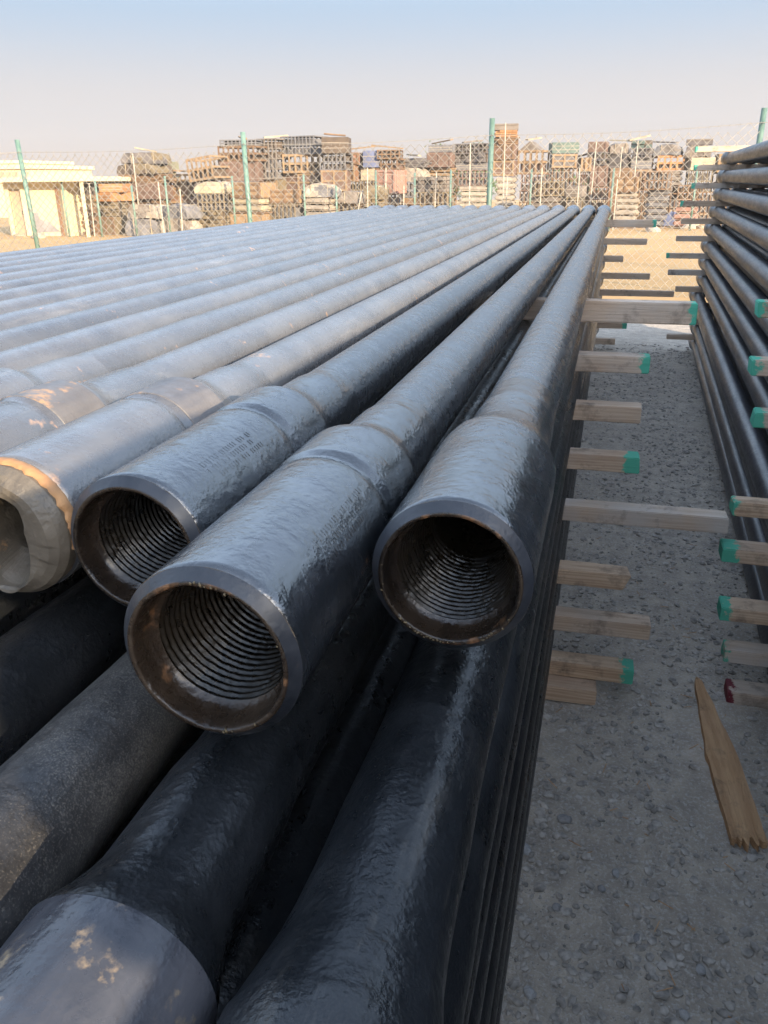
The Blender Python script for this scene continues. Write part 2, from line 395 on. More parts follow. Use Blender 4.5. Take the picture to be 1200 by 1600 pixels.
def pipe(x, y0, zc, label, group, kind='grooved', seg=40, mat='dusty_steel', tilt=0, rot=0, rz=0, whole=False, stretch=1.):
    d = pm(kind, seg, mat)
    if whole:
        o = obj('drill_pipe', d['whole'], None, (x, y0, zc+CAMH), label=label, category='pipe', group=group)
        o.rotation_euler = (tilt, rot, rz); o.scale.y = stretch; return o
    o = empty('drill_pipe', (x, y0, zc+CAMH), label, 'pipe', group); o.rotation_euler = (tilt, rot, rz); o.scale.y = stretch
    obj('tube', d['tube'], o); b = obj('box_joint', d['box'], o); obj('pin_joint', d['pin'], o)
    obj('rim', d['rim'], b); obj('bevel', d['bevel'], b)
    if 'hardband' in d: obj('hardband', d['hardband'], b)
    if 'thread' in d: obj('thread', d['thread'], b)
    obj('bore', d['bore'], b)
    return o

# ------------------------------------------------------------------ left stack
ZT = -.376
GT = 'pipes on top of the left stack'
TOP = [(-.128, .713, 'plain', 200, 'wet_steel', 'glossy black threaded drill pipe at the aisle edge, rightmost on the left stack'),
       (-.3010, .519, 'grooved', 200, 'wet_steel', 'glossy black drill pipe whose threaded mouth is nearest the camera'),
       (-.4816, .700, 'grooved', 200, 'wet_steel', 'glossy black open drill pipe between the nearest mouth and the capped pipe'),
       (-.653, .722, 'worn', 128, 'dusty_steel', 'grey dusty drill pipe closed with a broken thread protector'),
       (-.829, .66, 'worn', 64, 'dusty_steel', 'dusty drill pipe just left of the one with the thread protector'),
       (-1.000, .72, 'grooved', 64, 'dusty_steel', 'sixth dusty grey drill pipe from the aisle on the top layer')]
ords = ['first','second','third','fourth','fifth','sixth','seventh','eighth','ninth','tenth','eleventh','twelfth','thirteenth','fourteenth','fifteenth','sixteenth','seventeenth','eighteenth','nineteenth','twentieth','twenty-first','twenty-second','twenty-third','twenty-fourth','twenty-fifth','twenty-sixth','twenty-seventh','twenty-eighth','twenty-ninth','thirtieth']
for i in range(6, 17):
    TOP.append((-1.000-.1745*(i-5)+random.uniform(-.003, .003), .70+random.uniform(-.15, .15), 'worn' if i % 3 == 0 else 'grooved', 48, 'dusty_steel',
                '%s dusty grey drill pipe from the aisle on the top layer' % ords[i] if i < 16 else 'outermost dusty grey drill pipe on the far left of the top layer'))
for i, (x, y0, k, seg, mt, lab) in enumerate(TOP):
    o = pipe(x, y0, ZT, lab, GT, k, seg, mt, rot=random.uniform(0, 6.28) if i > 2 else i*1.1)
    o.scale.y = (10.46+random.uniform(-.06, .06)-y0)/LEN
    if i < 3: o.scale.y = (10.46-y0)/LEN
# second layer: pokes out under the top layer towards the camera
Z2 = -.576; DL = .188
G2 = 'pipes in the second layer of the left stack'
SEC = [(-.14, -.01, 'plain', 'matt black drill pipe below the rightmost open pipe, widening towards the camera'),
       (-.322, -.09, 'scuffed', 'matt black drill pipe in the second layer with a sunlit worn collar'),
       (-.487, .03, 'plain', 'matt black drill pipe with a sunlit patch at the left picture edge'),
       (-.655, .20, 'plain', 'dark drill pipe directly under the open pipe beside the thread protector')]
for i, (x, y0, k, lab) in enumerate(SEC):
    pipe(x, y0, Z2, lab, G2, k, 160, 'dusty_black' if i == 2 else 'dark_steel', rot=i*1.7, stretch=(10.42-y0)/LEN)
for i in range(4, 17):
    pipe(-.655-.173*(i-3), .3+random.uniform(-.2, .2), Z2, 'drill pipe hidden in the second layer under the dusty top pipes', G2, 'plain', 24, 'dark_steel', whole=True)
for l in range(1, 7):
    z = Z2-DL*l
    for i in range(9 if l == 1 else 4):
        x = -.14-.174*i+random.uniform(-.006, .006)
        y0 = -.05+random.uniform(-.25, .1)
        if i == 0:
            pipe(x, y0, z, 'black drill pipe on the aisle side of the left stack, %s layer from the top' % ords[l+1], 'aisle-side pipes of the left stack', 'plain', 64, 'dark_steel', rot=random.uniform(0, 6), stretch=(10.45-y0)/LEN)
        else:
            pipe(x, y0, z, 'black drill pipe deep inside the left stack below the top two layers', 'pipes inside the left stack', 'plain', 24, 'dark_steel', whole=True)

# stamped marks on two joints (short raised strokes wrapped on the surface)
def stamps(parent, y0, y1, a0, rows, seed):
    rs = random.Random(seed); vs, fs = [], []
    for r in range(rows):
        y = y0+rs.uniform(0, .02)
        while y < y1-rs.uniform(0, .04):
            kind = rs.random(); a = a0-r*.13
            hh = .085; ww = .0016
            strokes = [(y, a, ww, hh)]
            if kind > .35: strokes.append((y+.006, a, ww, hh))
            if kind > .6: strokes.append((y+.003, a+hh/2, .006, .012))
            if kind > .75: strokes.append((y+.003, a-hh/2, .006, .012))
            for (yy, aa, wy, wa) in strokes:
                off = len(vs)
                for rr in (RB-.001, RB+.0006):
                    for dy, da in ((-wy/2, -wa/2), (wy/2, -wa/2), (wy/2, wa/2), (-wy/2, wa/2)):
                        vs.append((rr*math.cos(aa+da), yy+dy, rr*math.sin(aa+da)))
                fs += [tuple(i+off for i in f) for f in ((4,5,6,7),(0,1,5,4),(1,2,6,5),(2,3,7,6),(3,0,4,7))]
            y += .0125
    bx = [c for c in parent.children if c.name.startswith('box_joint')][0]
    obj('stamped_mark', mesh('stamped_mark', vs, fs, 'wet_joint'), bx)
pl = [o for o in bpy.data.objects if o.name.startswith('drill_pipe')]
pl = {o['label']: o for o in pl}
P1, P2, P3, P4 = (pl[TOP[i][5]] for i in range(4))
stamps(P3, .09, .24, R(58)+P3.rotation_euler.y, 3, 1)
stamps(P2, .10, .27, R(47)+P2.rotation_euler.y, 3, 2)

plain('grease', (.17, .13, .075), (.05, .038, .02), .35, 60, .3, 200)
def grease(parent, angs, seed):
    rs = random.Random(seed); vs, fs = [], []
    for a in angs:
        a = R(a)+parent.rotation_euler.y; r = rs.uniform(.0705, .0745); s = rs.uniform(.0010, .0026)
        off = len(vs); vs += stone_vf((r*math.cos(a), rs.uniform(-.001, .001), r*math.sin(a)), s, ICO1, rs.randint(0, 999)); fs += [tuple(k+off for k in f) for f in ICO1[1]]
    bx = [c for c in parent.children if c.name.startswith('box_joint')][0]
    obj('grease_flake', mesh('grease_flake', vs, fs, 'grease', True), bx, kind='stuff')
grease(P1, [172, 190, 195, 225, 230, 236, 241, 244, 247, 250, 252, 255, 258, 261, 264, 266, 270, 275, 300, 304, 307, 310, 320, 330], 4)
grease(P2, [95, 92, 88, 85, 80, 77, 70, 28, 25, 20, 300, 305, 285, 280, 278], 5)

# broken thread protector screwed into the fourth pipe
def protector():
    x, y0 = TOP[3][0], TOP[3][1]; z = ZT+CAMH
    root = empty('thread_protector', (x, y0, z), 'broken pale steel thread protector plugged into the dusty pipe at left', 'protector')
    seg = 96; vs, fs = [], []
    hp = [(13,782),(27,799),(39,806),(31,822),(40,845),(45,875),(44,905),(30,922),(4,930)]
    pts = []
    for px_, py_ in hp:
        p = atY(px_, py_, y0-.028); pts.append((math.degrees(math.atan2(p.z-z, p.x-x)), math.hypot(p.x-x, p.z-z)))
    pts = sorted(pts); pts = [(pts[-1][0]-360, pts[-1][1])]+pts
    a_hi, r_hi = pts[-1]; pts += [(a_hi+35, .047), (a_hi+80, .050), (pts[1][0]+330, .049), (pts[1][0]+360, pts[1][1])]
    def hole(a):
        while a > pts[-1][0]: a -= 360
        while a < pts[0][0]: a += 360
        for (a0, r0), (a1, r1) in zip(pts, pts[1:]):
            if a0 <= a <= a1: return r0+(r1-r0)*(a-a0)/max(1e-6, a1-a0)
        return .048
    def strip_rows(nm, rows, smooth):
        vs, fs = [], []
        for row in rows:
            for k in range(seg):
                a = 2*math.pi*k/seg; yy, rr = row[k]; vs.append((rr*math.cos(a), yy, rr*math.sin(a)))
        for i in range(len(rows)-1):
            for k in range(seg):
                k2 = (k+1) % seg; fs.append((i*seg+k, i*seg+k2, (i+1)*seg+k2, (i+1)*seg+k))
        return vs, fs
    H = [sum(hole(360*(k+q)/seg) for q in (-4, -3, -2, -1, 0, 1, 2, 3, 4))/9 for k in range(seg)]
    chip = [.009*max(0, noise.noise((math.cos(2*math.pi*(k//5)*5/seg)*3.5, math.sin(2*math.pi*(k//5)*5/seg)*3.5, 6))) for k in range(seg)]
    parts_ = [strip_rows('', [[(.012, .0705)]*seg, [(.012, .0815)]*seg], 0), strip_rows('', [[(.012, .0815)]*seg, [(-.009, .0815)]*seg], 1),
              strip_rows('', [[(-.009, .0815)]*seg, [(-.020, .0755)]*seg, [(-.028+chip[k], .0665) for k in range(seg)]], 1),
              strip_rows('', [[(-.028+chip[k], .0665) for k in range(seg)], [(-.029+chip[k]*.5, (.0665+H[k])/2) for k in range(seg)], [(-.028, H[k]+.0005) for k in range(seg)]], 0),
              strip_rows('', [[(-.028, H[k]+.0005) for k in range(seg)], [(-.012, H[k]*.9+.004) for k in range(seg)], [(.03, .044)]*seg, [(.16, .044)]*seg], 0)]
    vs, fs, sm = [], [], []
    for q, (v_, f_) in enumerate(parts_):
        o_ = len(vs); vs += v_; fs += [tuple(i+o_ for i in f) for f in f_]; sm += [q < 2]*len(f_)
    me = mesh('protector_ring', vs, fs, 'bare_protector'); me.polygons.foreach_set('use_smooth', sm)
    obj('protector_ring', me, root)
    v2, f2 = lathe([(.155, .0445), (.16, 0.0001)], 48); obj('protector_plug', mesh('protector_plug', v2, f2, 'bare_protector'), root)
    vs, fs = [], []; n_ = 60
    for k in range(n_+1):
        a = R(-12+150*k/n_); wd = .0035+.006*max(0, noise.noise((k*.35, 3, 1))+.25); ca, sa = math.cos(a), math.sin(a)
        for yy, rr in ((.010, .0838), (.006, .0858+.001*noise.noise((k*.6, 1, 1))), (-wd, .0856+.0012*noise.noise((k*.5, 5, 1))), (-wd-.001, .0790)): vs.append((rr*ca, yy+.002*noise.noise((k*.8, 8, 2)), rr*sa))
    for k in range(n_):
        for q in range(3): fs.append((k*4+q, k*4+q+1, (k+1)*4+q+1, (k+1)*4+q))
    obj('rust_lip', mesh('rust_lip', vs, fs, 'rusty_lip', True), root)
steel('rusty_lip', (.20, .10, .045), (.42, .23, .10), rust=.2, rough=(.6, .8), bumpm=(.6, .6), rustcol=(.08, .06, .05))
protector()

# ------------------------------------------------------------------ lumber strips
GREEN = (.09, .40, .27); RED = (.17, .03, .04)
def strip(end, length, hgt_, wid, label, group, flip=False, paint=0., col=GREEN, rz=0., mat='lumber', wth=None, cut=None, roll=0., name='lumber_strip'):
    """a sawn batten; local x = 0 is its free end, the rest runs to -x; origin on the top front edge"""
    n = 7
    bm = bmesh.new(); rows = []
    for i in range(n+1):
        t = -length*i/n
        j = lambda a: random.uniform(-a, a)
        if i == 0:
            ex = [j(.004) for _ in range(4)]
            if cut: ex = [cut[k]+j(.002) for k in range(4)]
        else: ex = [0]*4
        rows.append([bm.verts.new((t+ex[0], 0+j(.0012), 0+j(.0012))), bm.verts.new((t+ex[1], wid+j(.0012), 0+j(.0012))),
                     bm.verts.new((t+ex[2], wid+j(.0012), -hgt_+j(.0012))), bm.verts.new((t+ex[3], 0+j(.0012), -hgt_+j(.0012)))])
    for a, b in zip(rows, rows[1:]):
        for k in range(4): bm.faces.new((a[k], b[k], b[(k+1) % 4], a[(k+1) % 4]))
    bm.faces.new(rows[0]); bm.faces.new(list(reversed(rows[-1])))
    bmesh.ops.recalc_face_normals(bm, faces=bm.faces[:])
    es = [e for e in bm.edges if len(e.link_faces) == 2 and e.calc_face_angle(0) > .6]
    bmesh.ops.bevel(bm, geom=es, offset=.0035, segments=2, affect='EDGES')
    me = bpy.data.meshes.new(name); bm.to_mesh(me); bm.free(); me.materials.append(MATS[mat])
    o = obj(name, me, None, end, label=label, category='lumber', group=group)
    o['weathering'] = float(random.uniform(.2, 1) if wth is None else wth)
    o['paint_length'] = float(paint); o['paint_colour'] = tuple(float(c) for c in col)
    if flip:
        for v in me.vertices: v.co.y = wid-v.co.y     # keep the front edge in front after the half turn
        for v in me.vertices: v.co.y -= wid
        o.rotation_euler = (roll, 0, math.pi+rz)
        # after the half turn the piece spans y in [0, wid]
    else: o.rotation_euler = (roll, 0, rz)
    return o
YK = [3.25, 3.21, 3.17, 3.12, 3.04, 2.84, 2.81, 2.78, 2.70]
XE = [.335, .182, .173, .184, .528, .188, .278, .238, .102]
HK = [.078]+[.064]*7+[.066]
PAINT = [.034, .036, 0, .060, 0, 0, .0, .052, 0]
desc = ['long pale batten with bright green end, topmost at the near support',
        'short green-ended batten, second from the top at the near support of the left stack',
        'bare unpainted batten, third from the top at the near support of the left stack',
        'batten with a green smeared end just above the longest bare batten',
        'longest bare batten, reaching across the aisle to the other stack',
        'batten with a splintered, broken end below the longest batten',
        'bare weathered batten between the splintered one and the green-ended bottom one',
        'brown green-ended batten lying second from the ground at the near support',
        'short brown block on the ground under the lowest green-ended batten']
def strip_top(k): return (ZT-RT if k == 0 else Z2-RT-DL*(k-1) if k < 8 else Z2-RT-DL*6-.0665)
for k in range(9):
    cut = [0, -.012, -.022, -.030] if k == 5 else None
    strip((XE[k], YK[k]+.0, strip_top(k)-.0005+CAMH), XE[k]+(3.1 if k < 2 else 1.2), HK[k], .088, desc[k], 'battens at the near support of the left stack', paint=PAINT[k], rz=R(1.2), cut=cut, wth=[.6, .7, .45, .35, .9, .1, .45, 0, .15][k])
farx = [(1027,342),(1012,369),(975,395),(1017,423),(1055,447),(1000,480),(978,519),(960,546)]
for k, (px, py) in enumerate(farx):
    e = atY(px, py, 9.9); e.z = strip_top(k)-.0005+CAMH
    strip(tuple(e), e.x+(3.1 if k < 2 else 1.2), HK[k], .088, 'grey batten at the far support of the left stack, %s from the top' % ords[k], 'battens at the far support of the left stack', paint=.05 if k in (0, 5, 6) else 0, rz=R(.8))

# ------------------------------------------------------------------ right stack (turned about two degrees from the left one)
RZ = R(-2.05); JZ = lambda j: .18-.1785*j
XJ = [1.15, 1.13, 1.11, 1.09, 1.07, 1.06, 1.05, 1.05, 1.0, 1.06, 1.06, 1.06]
def rx(xfar, y): return xfar+math.tan(-RZ)*(y-10.2)
for j in range(12):
    for i in range(8):
        yn = -.6+(random.uniform(-.08, .08) if i else 0); x = rx(XJ[j]+.176*i+random.uniform(-.006, .006), yn)
        st = (10.2-yn+random.uniform(-.05, .05))/LEN
        if i == 0:
            pipe(x, yn, JZ(j), 'dark drill pipe on the aisle face of the right-hand stack, %s layer from the top' % ords[j], 'aisle-side pipes of the right stack', 'plain', 56, 'blue_steel', rot=random.uniform(0, 6), rz=RZ, stretch=st)
        elif i == 1:
            pipe(x, yn, JZ(j), 'second drill pipe in from the aisle in the right-hand stack, %s layer from top' % ords[j], 'second-row pipes of the right stack', 'plain', 40, 'blue_steel', rot=random.uniform(0, 6), rz=RZ, stretch=st)
        else:
            pipe(x, yn, JZ(j), 'drill pipe deep inside the right-hand stack behind its outer two rows', 'pipes inside the right stack', 'plain', 20, 'blue_steel', whole=True, rz=RZ, stretch=st)
RH = .055
rfar = [.076, .0774, .0776, .0682, .0711, .0679, .0598, .064, .0745, .0772, .0787, .0711]
for k in range(12):
    zt = (JZ(0)+RT+RH) if k == 0 else JZ(k-1)-RT-.0005
    yk = 9.75+random.uniform(-.04, .04); xe = rfar[k]*9.9
    strip((xe, yk, zt+CAMH), 1.9, RH, .085, 'batten sticking out at the far support of the right stack, %s from the top' % ords[k] if k else 'sunlit batten lying on top of the right stack at its far end', 'battens at the far support of the right stack', flip=True, paint=.035 if k in (0, 1, 2, 3, 6) else 0, rz=R(.3), roll=0)
rnear = {0: (3.2, .60), 1: (3.2, .60), 2: (3.2, .58), 3: (3.19, .529), 4: (3.03, .513), 5: (3.0, .5475), 6: (3.0, .66), 7: (3.03, .532), 8: (3.0, .518), 9: (2.86, .5225), 10: (2.86, .559), 11: (2.85, .595)}
rdesc = {3: 'batten with a fully green end, highest one seen at the right picture edge', 4: 'green-tipped batten below the highest one at the right picture edge', 5: 'green-tipped batten third down at the right picture edge',
         7: 'orange-brown batten whose end meets the longest bare batten', 8: 'batten with a broad green painted end just below the orange-brown one', 9: 'green-ended batten second above the red-ended block, right side of the aisle',
         10: 'weathered grey batten right above the red-ended block', 11: 'red-painted block at the bottom of the right stack beside the broken plank'}
for j, (yk, xe) in rnear.items():
    strip((xe, yk, JZ(j)-RT-.0005+CAMH), 1.9, RH if j < 11 else .060, .085 if j not in (8, 9, 11) else .10, rdesc.get(j, 'batten at the near support of the right stack, %s layer, beyond the picture edge' % ords[j]), 'battens at the near support of the right stack', flip=True,
          paint={3: .03, 4: .035, 5: .045, 7: .016, 8: .06, 9: .036, 10: .012, 11: .026}.get(j, .03), col=RED if j == 11 else GREEN, rz=R(-.5), wth={7: .05, 8: .3, 9: .15, 10: 1, 11: .7}.get(j, .5))

# broken plank on the gravel
def broken_plank():
    a = atZ(1092, 1068, .03); b = atZ(1172, 1318, .03); L = (b-a).length
    ax = (b-a).normalized(); px_ = Vector((ax.y, -ax.x, 0))
    n = 40; bm = bmesh.new(); rows = []
    for i in range(n+1):
        t = i/n; w_ = (.030+.075*min(1, t*1.9))*(1 if t < .97 else 1)
        wl = -w_*.5+.004*noise.noise((t*9, 1, 0)); wr = w_*.5+.004*noise.noise((t*11, 4, 0))
        row = []
        m_ = 22
        for s in range(m_+1):
            u = wl+(wr-wl)*s/m_; ext = 0
            if i == n: ext = .045*noise.noise((s*.35, 2, 5))+random.uniform(-.014, .012)
            if i == 0: ext = -.035*math.sin(s/m_*math.pi)*(.5+random.random())
            zz = .026+.0025*noise.noise((t*30, s*.9, 2))+(.004*random.random() if i > n-2 else 0)
            row.append((a+ax*(L*t+ext)-px_*u*-1, zz))
        rows.append(row)
    tv = [[bm.verts.new((p.x, p.y, z+hgt(p.x, p.y)*.4+.006)) for p, z in r] for r in rows]
    bv = [[bm.verts.new((p.x, p.y, .010)) for p, z in r] for r in rows]
    for i in range(n):
        for s in range(22):
            bm.faces.new((tv[i][s], tv[i][s+1], tv[i+1][s+1], tv[i+1][s])); bm.faces.new((bv[i][s], bv[i+1][s], bv[i+1][s+1], bv[i][s+1]))
        for s in (0, 22): bm.faces.new((tv[i][s], tv[i+1][s], bv[i+1][s], bv[i][s]))
    for i in (0, n):
        for s in range(22): bm.faces.new((tv[i][s], bv[i][s], bv[i][s+1], tv[i][s+1]))
    bmesh.ops.recalc_face_normals(bm, faces=bm.faces[:])
    # local frame: long axis on x so the grain runs along the plank
    M = Matrix.Rotation(-math.atan2(ax.y, ax.x), 4, 'Z') @ Matrix.Translation(-a)
    bm.transform(M); me = bpy.data.meshes.new('broken_plank'); bm.to_mesh(me); bm.free(); me.materials.append(MATS['old_plank'])
    o = obj('broken_plank', me, None, a, label='splintered orange-brown plank lying on the gravel beside the right stack', category='plank')
    o.rotation_euler.z = math.atan2(ax.y, ax.x); o['paint_length'] = 0.0; o['weathering'] = .3
broken_plank()

# ------------------------------------------------------------------ chain-link fence beyond the stacks
def tube_between(vs, fs, a, b, r, n=5):
    a, b = Vector(a), Vector(b); d = (b-a).normalized(); u = d.orthogonal().normalized(); v = d.cross(u); off = len(vs)
    for p in (a, b):
        for k in range(n):
            t = 2*math.pi*k/n; vs.append(p+u*r*math.cos(t)+v*r*math.sin(t))
    for k in range(n):
        k2 = (k+1) % n; fs.append((off+k, off+k2, off+n+k2, off+n+k))
    fs.append(tuple(off+k for k in reversed(range(n)))); fs.append(tuple(off+n+k for k in range(n)))
def fence():
    posts = [(-15.8, 14.2, .70, .50), (-11.2, 14.45, .78, .56), (-6.58, 14.62, .82, .62), (-2.13, 14.8, .94, .68), (2.11, 15.0, .99, .78), (6.6, 15.2, 1.0, .80), (11, 15.4, 1.0, .8)]
    root = empty('chain_link_fence', (0, 14.9, 0), 'tall chain-link fence on green posts across the yard behind the stacks', 'fence')
    inv = Vector((0, 14.9, 0))
    for i, (x, y, top, mt_) in enumerate(posts):
        vs, fs = [], []
        lean = {1: -.06, 2: -.03}.get(i, 0)
        tube_between(vs, fs, Vector((x-lean, y+.06, 0))-inv, Vector((x+lean*.5, y+.06, CAMH+top))-inv, .045, 12)
        obj('post', mesh('post', vs, fs, 'green_post', True), root)
        vs, fs = [], []
        tube_between(vs, fs, Vector((x+lean*.5, y+.06, CAMH+top))-inv, Vector((x+lean*.5, y+.06, CAMH+top+.012))-inv, .049, 12)
    for (x0, y0, _, m0), (x1, y1, _, m1) in zip(posts, posts[1:]):
        L = math.hypot(x1-x0, y1-y0); vs, fs = [], []
        H0, H1 = CAMH+m0, CAMH+m1; dw = .15; n = int(L/dw); hmax = max(H0, H1); k0 = int(hmax/dw)+1
        def P(u, z): return Vector((x0+(x1-x0)*u/L, y0+(y1-y0)*u/L, z))-inv
        def top(u): return H0+(H1-H0)*u/L-.05*math.sin(math.pi*u/L)
        for s in (1, -1):
            for i in range(-k0-1, n+k0+2):
                u0 = i*dw; pts = []
                # a straight diagonal wire clipped to the panel
                tt = 0; seglist = []
                steps = 22
                for q in range(steps+1):
                    z = hmax*q/steps; u = u0+s*z
                    if 0 <= u <= L and z <= top(u)+.02: seglist.append((u, z))
                if len(seglist) > 1:
                    p0, p1 = seglist[0], seglist[-1]
                    nb = max(2, int((p1[1]-p0[1])/.5)); prev = None
                    for q in range(nb+1):
                        u = p0[0]+(p1[0]-p0[0])*q/nb; z = p0[1]+(p1[1]-p0[1])*q/nb
                        bow = .03*noise.noise((u*.6+x0, z*.8, 1))
                        c = P(u, z)+Vector((.006*noise.noise((u*3, z*3, s)), bow+.003*s, 0))
                        if prev is not None: tube_between(vs, fs, prev, c, .0052, 4)
                        prev = c
        # twisted barbs along the top
        for i in range(n+1):
            u = i*dw
            if u > L: break
            z = top(u); tube_between(vs, fs, P(u, z-.03), P(u+.02, z+.025), .004, 3)
        obj('wire_mesh', mesh('wire_mesh', vs, fs, 'galvanised'), root)
        vs, fs = [], []; prev = None
        for q in range(9):
            u = L*q/8; c = P(u, top(u)); 
            if prev is not None: tube_between(vs, fs, prev, c, .005, 4)
            prev = c
        obj('line_wire', mesh('line_wire', vs, fs, 'galvanised'), root)
fence()

# ------------------------------------------------------------------ yard beyond: crates, racks, bundles
COL = {'brown': (.20, .12, .075), 'rust': (.26, .13, .08), 'mauve': (.17, .11, .11), 'tan': (.42, .29, .17), 'grey': (.22, .22, .22), 'slate': (.12, .15, .19),
       'bluegrey': (.17, .22, .28), 'teal': (.06, .21, .22), 'dark': (.06, .06, .065), 'salmon': (.44, .22, .16), 'yellow': (.55, .36, .05), 'orange': (.55, .26, .10),
       'white': (.56, .52, .45), 'palegreen': (.28, .33, .24), 'blue': (.07, .17, .40), 'olive': (.20, .18, .12), 'cream': (.62, .55, .40), 'pink': (.50, .28, .24)}
for k, c in COL.items():
    c = tuple((a*.72+b*.28*1.1)*.72 for a, b in zip(c, (.38, .25, .14)))
    plain('yard_'+k, c, tuple(v*.62 for v in c), .8, 3, .2, 40)
WORD = {'bluegrey': 'blue-grey', 'palegreen': 'pale green', 'teal': 'teal', 'dark': 'blackish', 'mauve': 'dull mauve', 'slate': 'slate-grey'}
def yard_item(kind, col, c, sx, sy, sz, label, tilt=0., seed=0):
    """c = bottom centre"""
    rs = random.Random(seed)
    nm = {'slat': 'slatted_crate', 'box': 'wooden_crate', 'rack': 'steel_rack', 'sacks': 'pallet_of_slabs', 'tarp': 'covered_bundle', 'beams': 'beam_bundle', 'tray': 'steel_tray', 'planks': 'plank_pile', 'gable': 'gabled_crate', 'boxes': 'carton_block'}[kind]
    ct = {'slat': 'crate', 'box': 'crate', 'rack': 'rack', 'sacks': 'pallet', 'tarp': 'bundle', 'beams': 'bundle', 'tray': 'tray', 'planks': 'planks', 'gable': 'crate', 'boxes': 'carton'}[kind]
    root = empty(nm, c, label, ct, 'goods piled in the yard behind the fence', rz=rs.uniform(-.24, .24)); root.rotation_euler.y = tilt+(rs.uniform(-.02, .02) if kind in ('box', 'slat') else 0)
    mt = 'yard_'+col
    def part(n, lst, m_=mt):
        v, f = boxes(lst); o = obj(n, mesh(n, v, f, m_), root)
        if len(lst) > 1: o['kind'] = 'stuff'
        return o
    t = min(.07, sz*.12)
    if kind in ('slat', 'gable'):
        z1 = sz if kind == 'slat' else sz*.72
        fr = []
        for yy in (-sy/2+t/2, sy/2-t/2):
            for zz in (t/2, z1/2, z1-t/2): fr.append(((0, yy, zz), (sx, t, t*1.3)))
        for xx in (-sx/2+t/2, sx/2-t/2):
            for zz in (t/2, z1/2, z1-t/2): fr.append(((xx, 0, zz+.002), (t, sy-2*t, t)))
        part('frame', fr)
        n = max(4, int(sx/.24)); sl = []
        for i in range(n+1):
            x = -sx/2+t*.7+(sx-t*1.4)*i/n
            for yy in (-sy/2-.012, sy/2+.012): sl.append(((x, yy, z1/2), (.075, .022, z1*.99)))
        part('slats', sl, mt)
        part('load', [((rs.uniform(-.05, .05)*sx, 0, z1*.30), (sx*.82, sy*.8, z1*.55))], rs.choice(['yard_dark', 'yard_slate', 'yard_mauve']))
        if kind == 'gable':
            v = [(-sx*.5, -sy*.4, z1), (sx*.35, -sy*.4, z1), (-sx*.08, -sy*.4, sz), (-sx*.5, sy*.4, z1), (sx*.35, sy*.4, z1), (-sx*.08, sy*.4, sz)]
            obj('gable', mesh('gable', v, [(0, 1, 2), (5, 4, 3), (0, 2, 5, 3), (1, 4, 5, 2), (0, 3, 4, 1)], 'yard_grey'), root)
    elif kind in ('box', 'boxes'):
        v, f = boxvf((0, 0, sz/2), (sx, sy, sz*.985)); obj('body', bevelled(v, f, 'body', mt, .015, 1), root)
        if kind == 'box':
            bt = [((0, -sy/2-.014, z_), (sx*.98, .028, .07)) for z_ in (.06, sz*.5, sz-.06)]+[((xx, -sy/2-.022, sz/2), (.08, .040, sz*.96)) for xx in (-sx*.44, 0, sx*.44)]
            part('battens', bt, rs.choice([mt, 'yard_brown', 'yard_tan']))
            part('side_battens', [((sg*(sx/2+.012), yy, sz/2), (.024, .08, sz*.95)) for yy in (-sy*.4, sy*.4) for sg in (-1, 1)], mt)
        else:
            part('seam', [((0, -sy/2-.004, sz*q), (sx*.99, .012, .02)) for q in (.33, .66)], 'yard_white')
    elif kind == 'rack':
        n = max(4, int(sx/.17)); bars = []
        for i in range(n+1):
            x = -sx/2+.03+(sx-.06)*i/n
            for yy in (-sy/2, sy/2): bars.append(((x, yy, sz/2), (.045, .05, sz)))
        part('bars', bars)
        m_ = max(2, int(sz/.42)); part('shelves', [((0, 0, sz*i/m_*.98+.01), (sx*1.01, sy*1.02, .045)) for i in range(m_+1)])
        part('load', [((rs.uniform(-.06, .06), 0, sz*(i+.42)/m_), (sx*.86, sy*.7, sz/m_*.6)) for i in range(m_)], rs.choice(['yard_dark', 'yard_slate', 'yard_bluegrey']))
    elif kind == 'sacks':
        part('pallet', [((0, 0, .035), (sx, sy, .05))]+[((x, 0, .011), (.10, sy, .02)) for x in (-sx*.4, 0, sx*.4)], 'yard_brown')
        n = max(2, int((sz-.06)/.22)); h = (sz-.065)/n
        for i in range(n):
            v, f = boxvf((rs.uniform(-.04, .04), 0, .063+h*(i+.5)), (sx*rs.uniform(.82, .95), sy*.9, h*.8), rs.uniform(-.05, .05))
            obj('slab', bevelled(v, f, 'slab', mt, h*.22, 2, .01), root)
            if i < n-1: part('spacer', [((x, 0, .063+h*(i+1)), (.09, sy*.85, h*.2)) for x in (-sx*.3, sx*.3)], 'yard_dark')
    elif kind == 'tarp':
        bm = bmesh.new(); bmesh.ops.create_cube(bm, size=1); bmesh.ops.subdivide_edges(bm, edges=bm.edges[:], cuts=7, use_grid_fill=True)
        for v in bm.verts:
            p = v.co.copy(); k_ = 1-.22*max(0, p.z)*(abs(p.x)*2)**2
            q = Vector((p.x*sx*k_, p.y*sy*k_, (p.z+.5)*sz*(1-.20*(abs(p.x)*2)**3)))
            nn = noise.noise_vector(q*2.2+Vector((seed, 0, 0))); q += nn*min(.16, sz*.16); q += noise.noise_vector(q*7+Vector((seed, 3, 0)))*.03
            q.z = max(q.z, 0); v.co = q
        me = bpy.data.meshes.new('cover'); bm.to_mesh(me); bm.free(); me.materials.append(MATS[mt])
        me.materials.append(MATS['yard_'+(rs.choice(['bluegrey', 'white', 'grey']) if col not in ('slate', 'dark') else 'olive')])
        for p in me.polygons: p.material_index = 1 if noise.noise(p.center*1.5+Vector((seed, 1, 1))) > .12 else 0
        obj('cover', me, root)
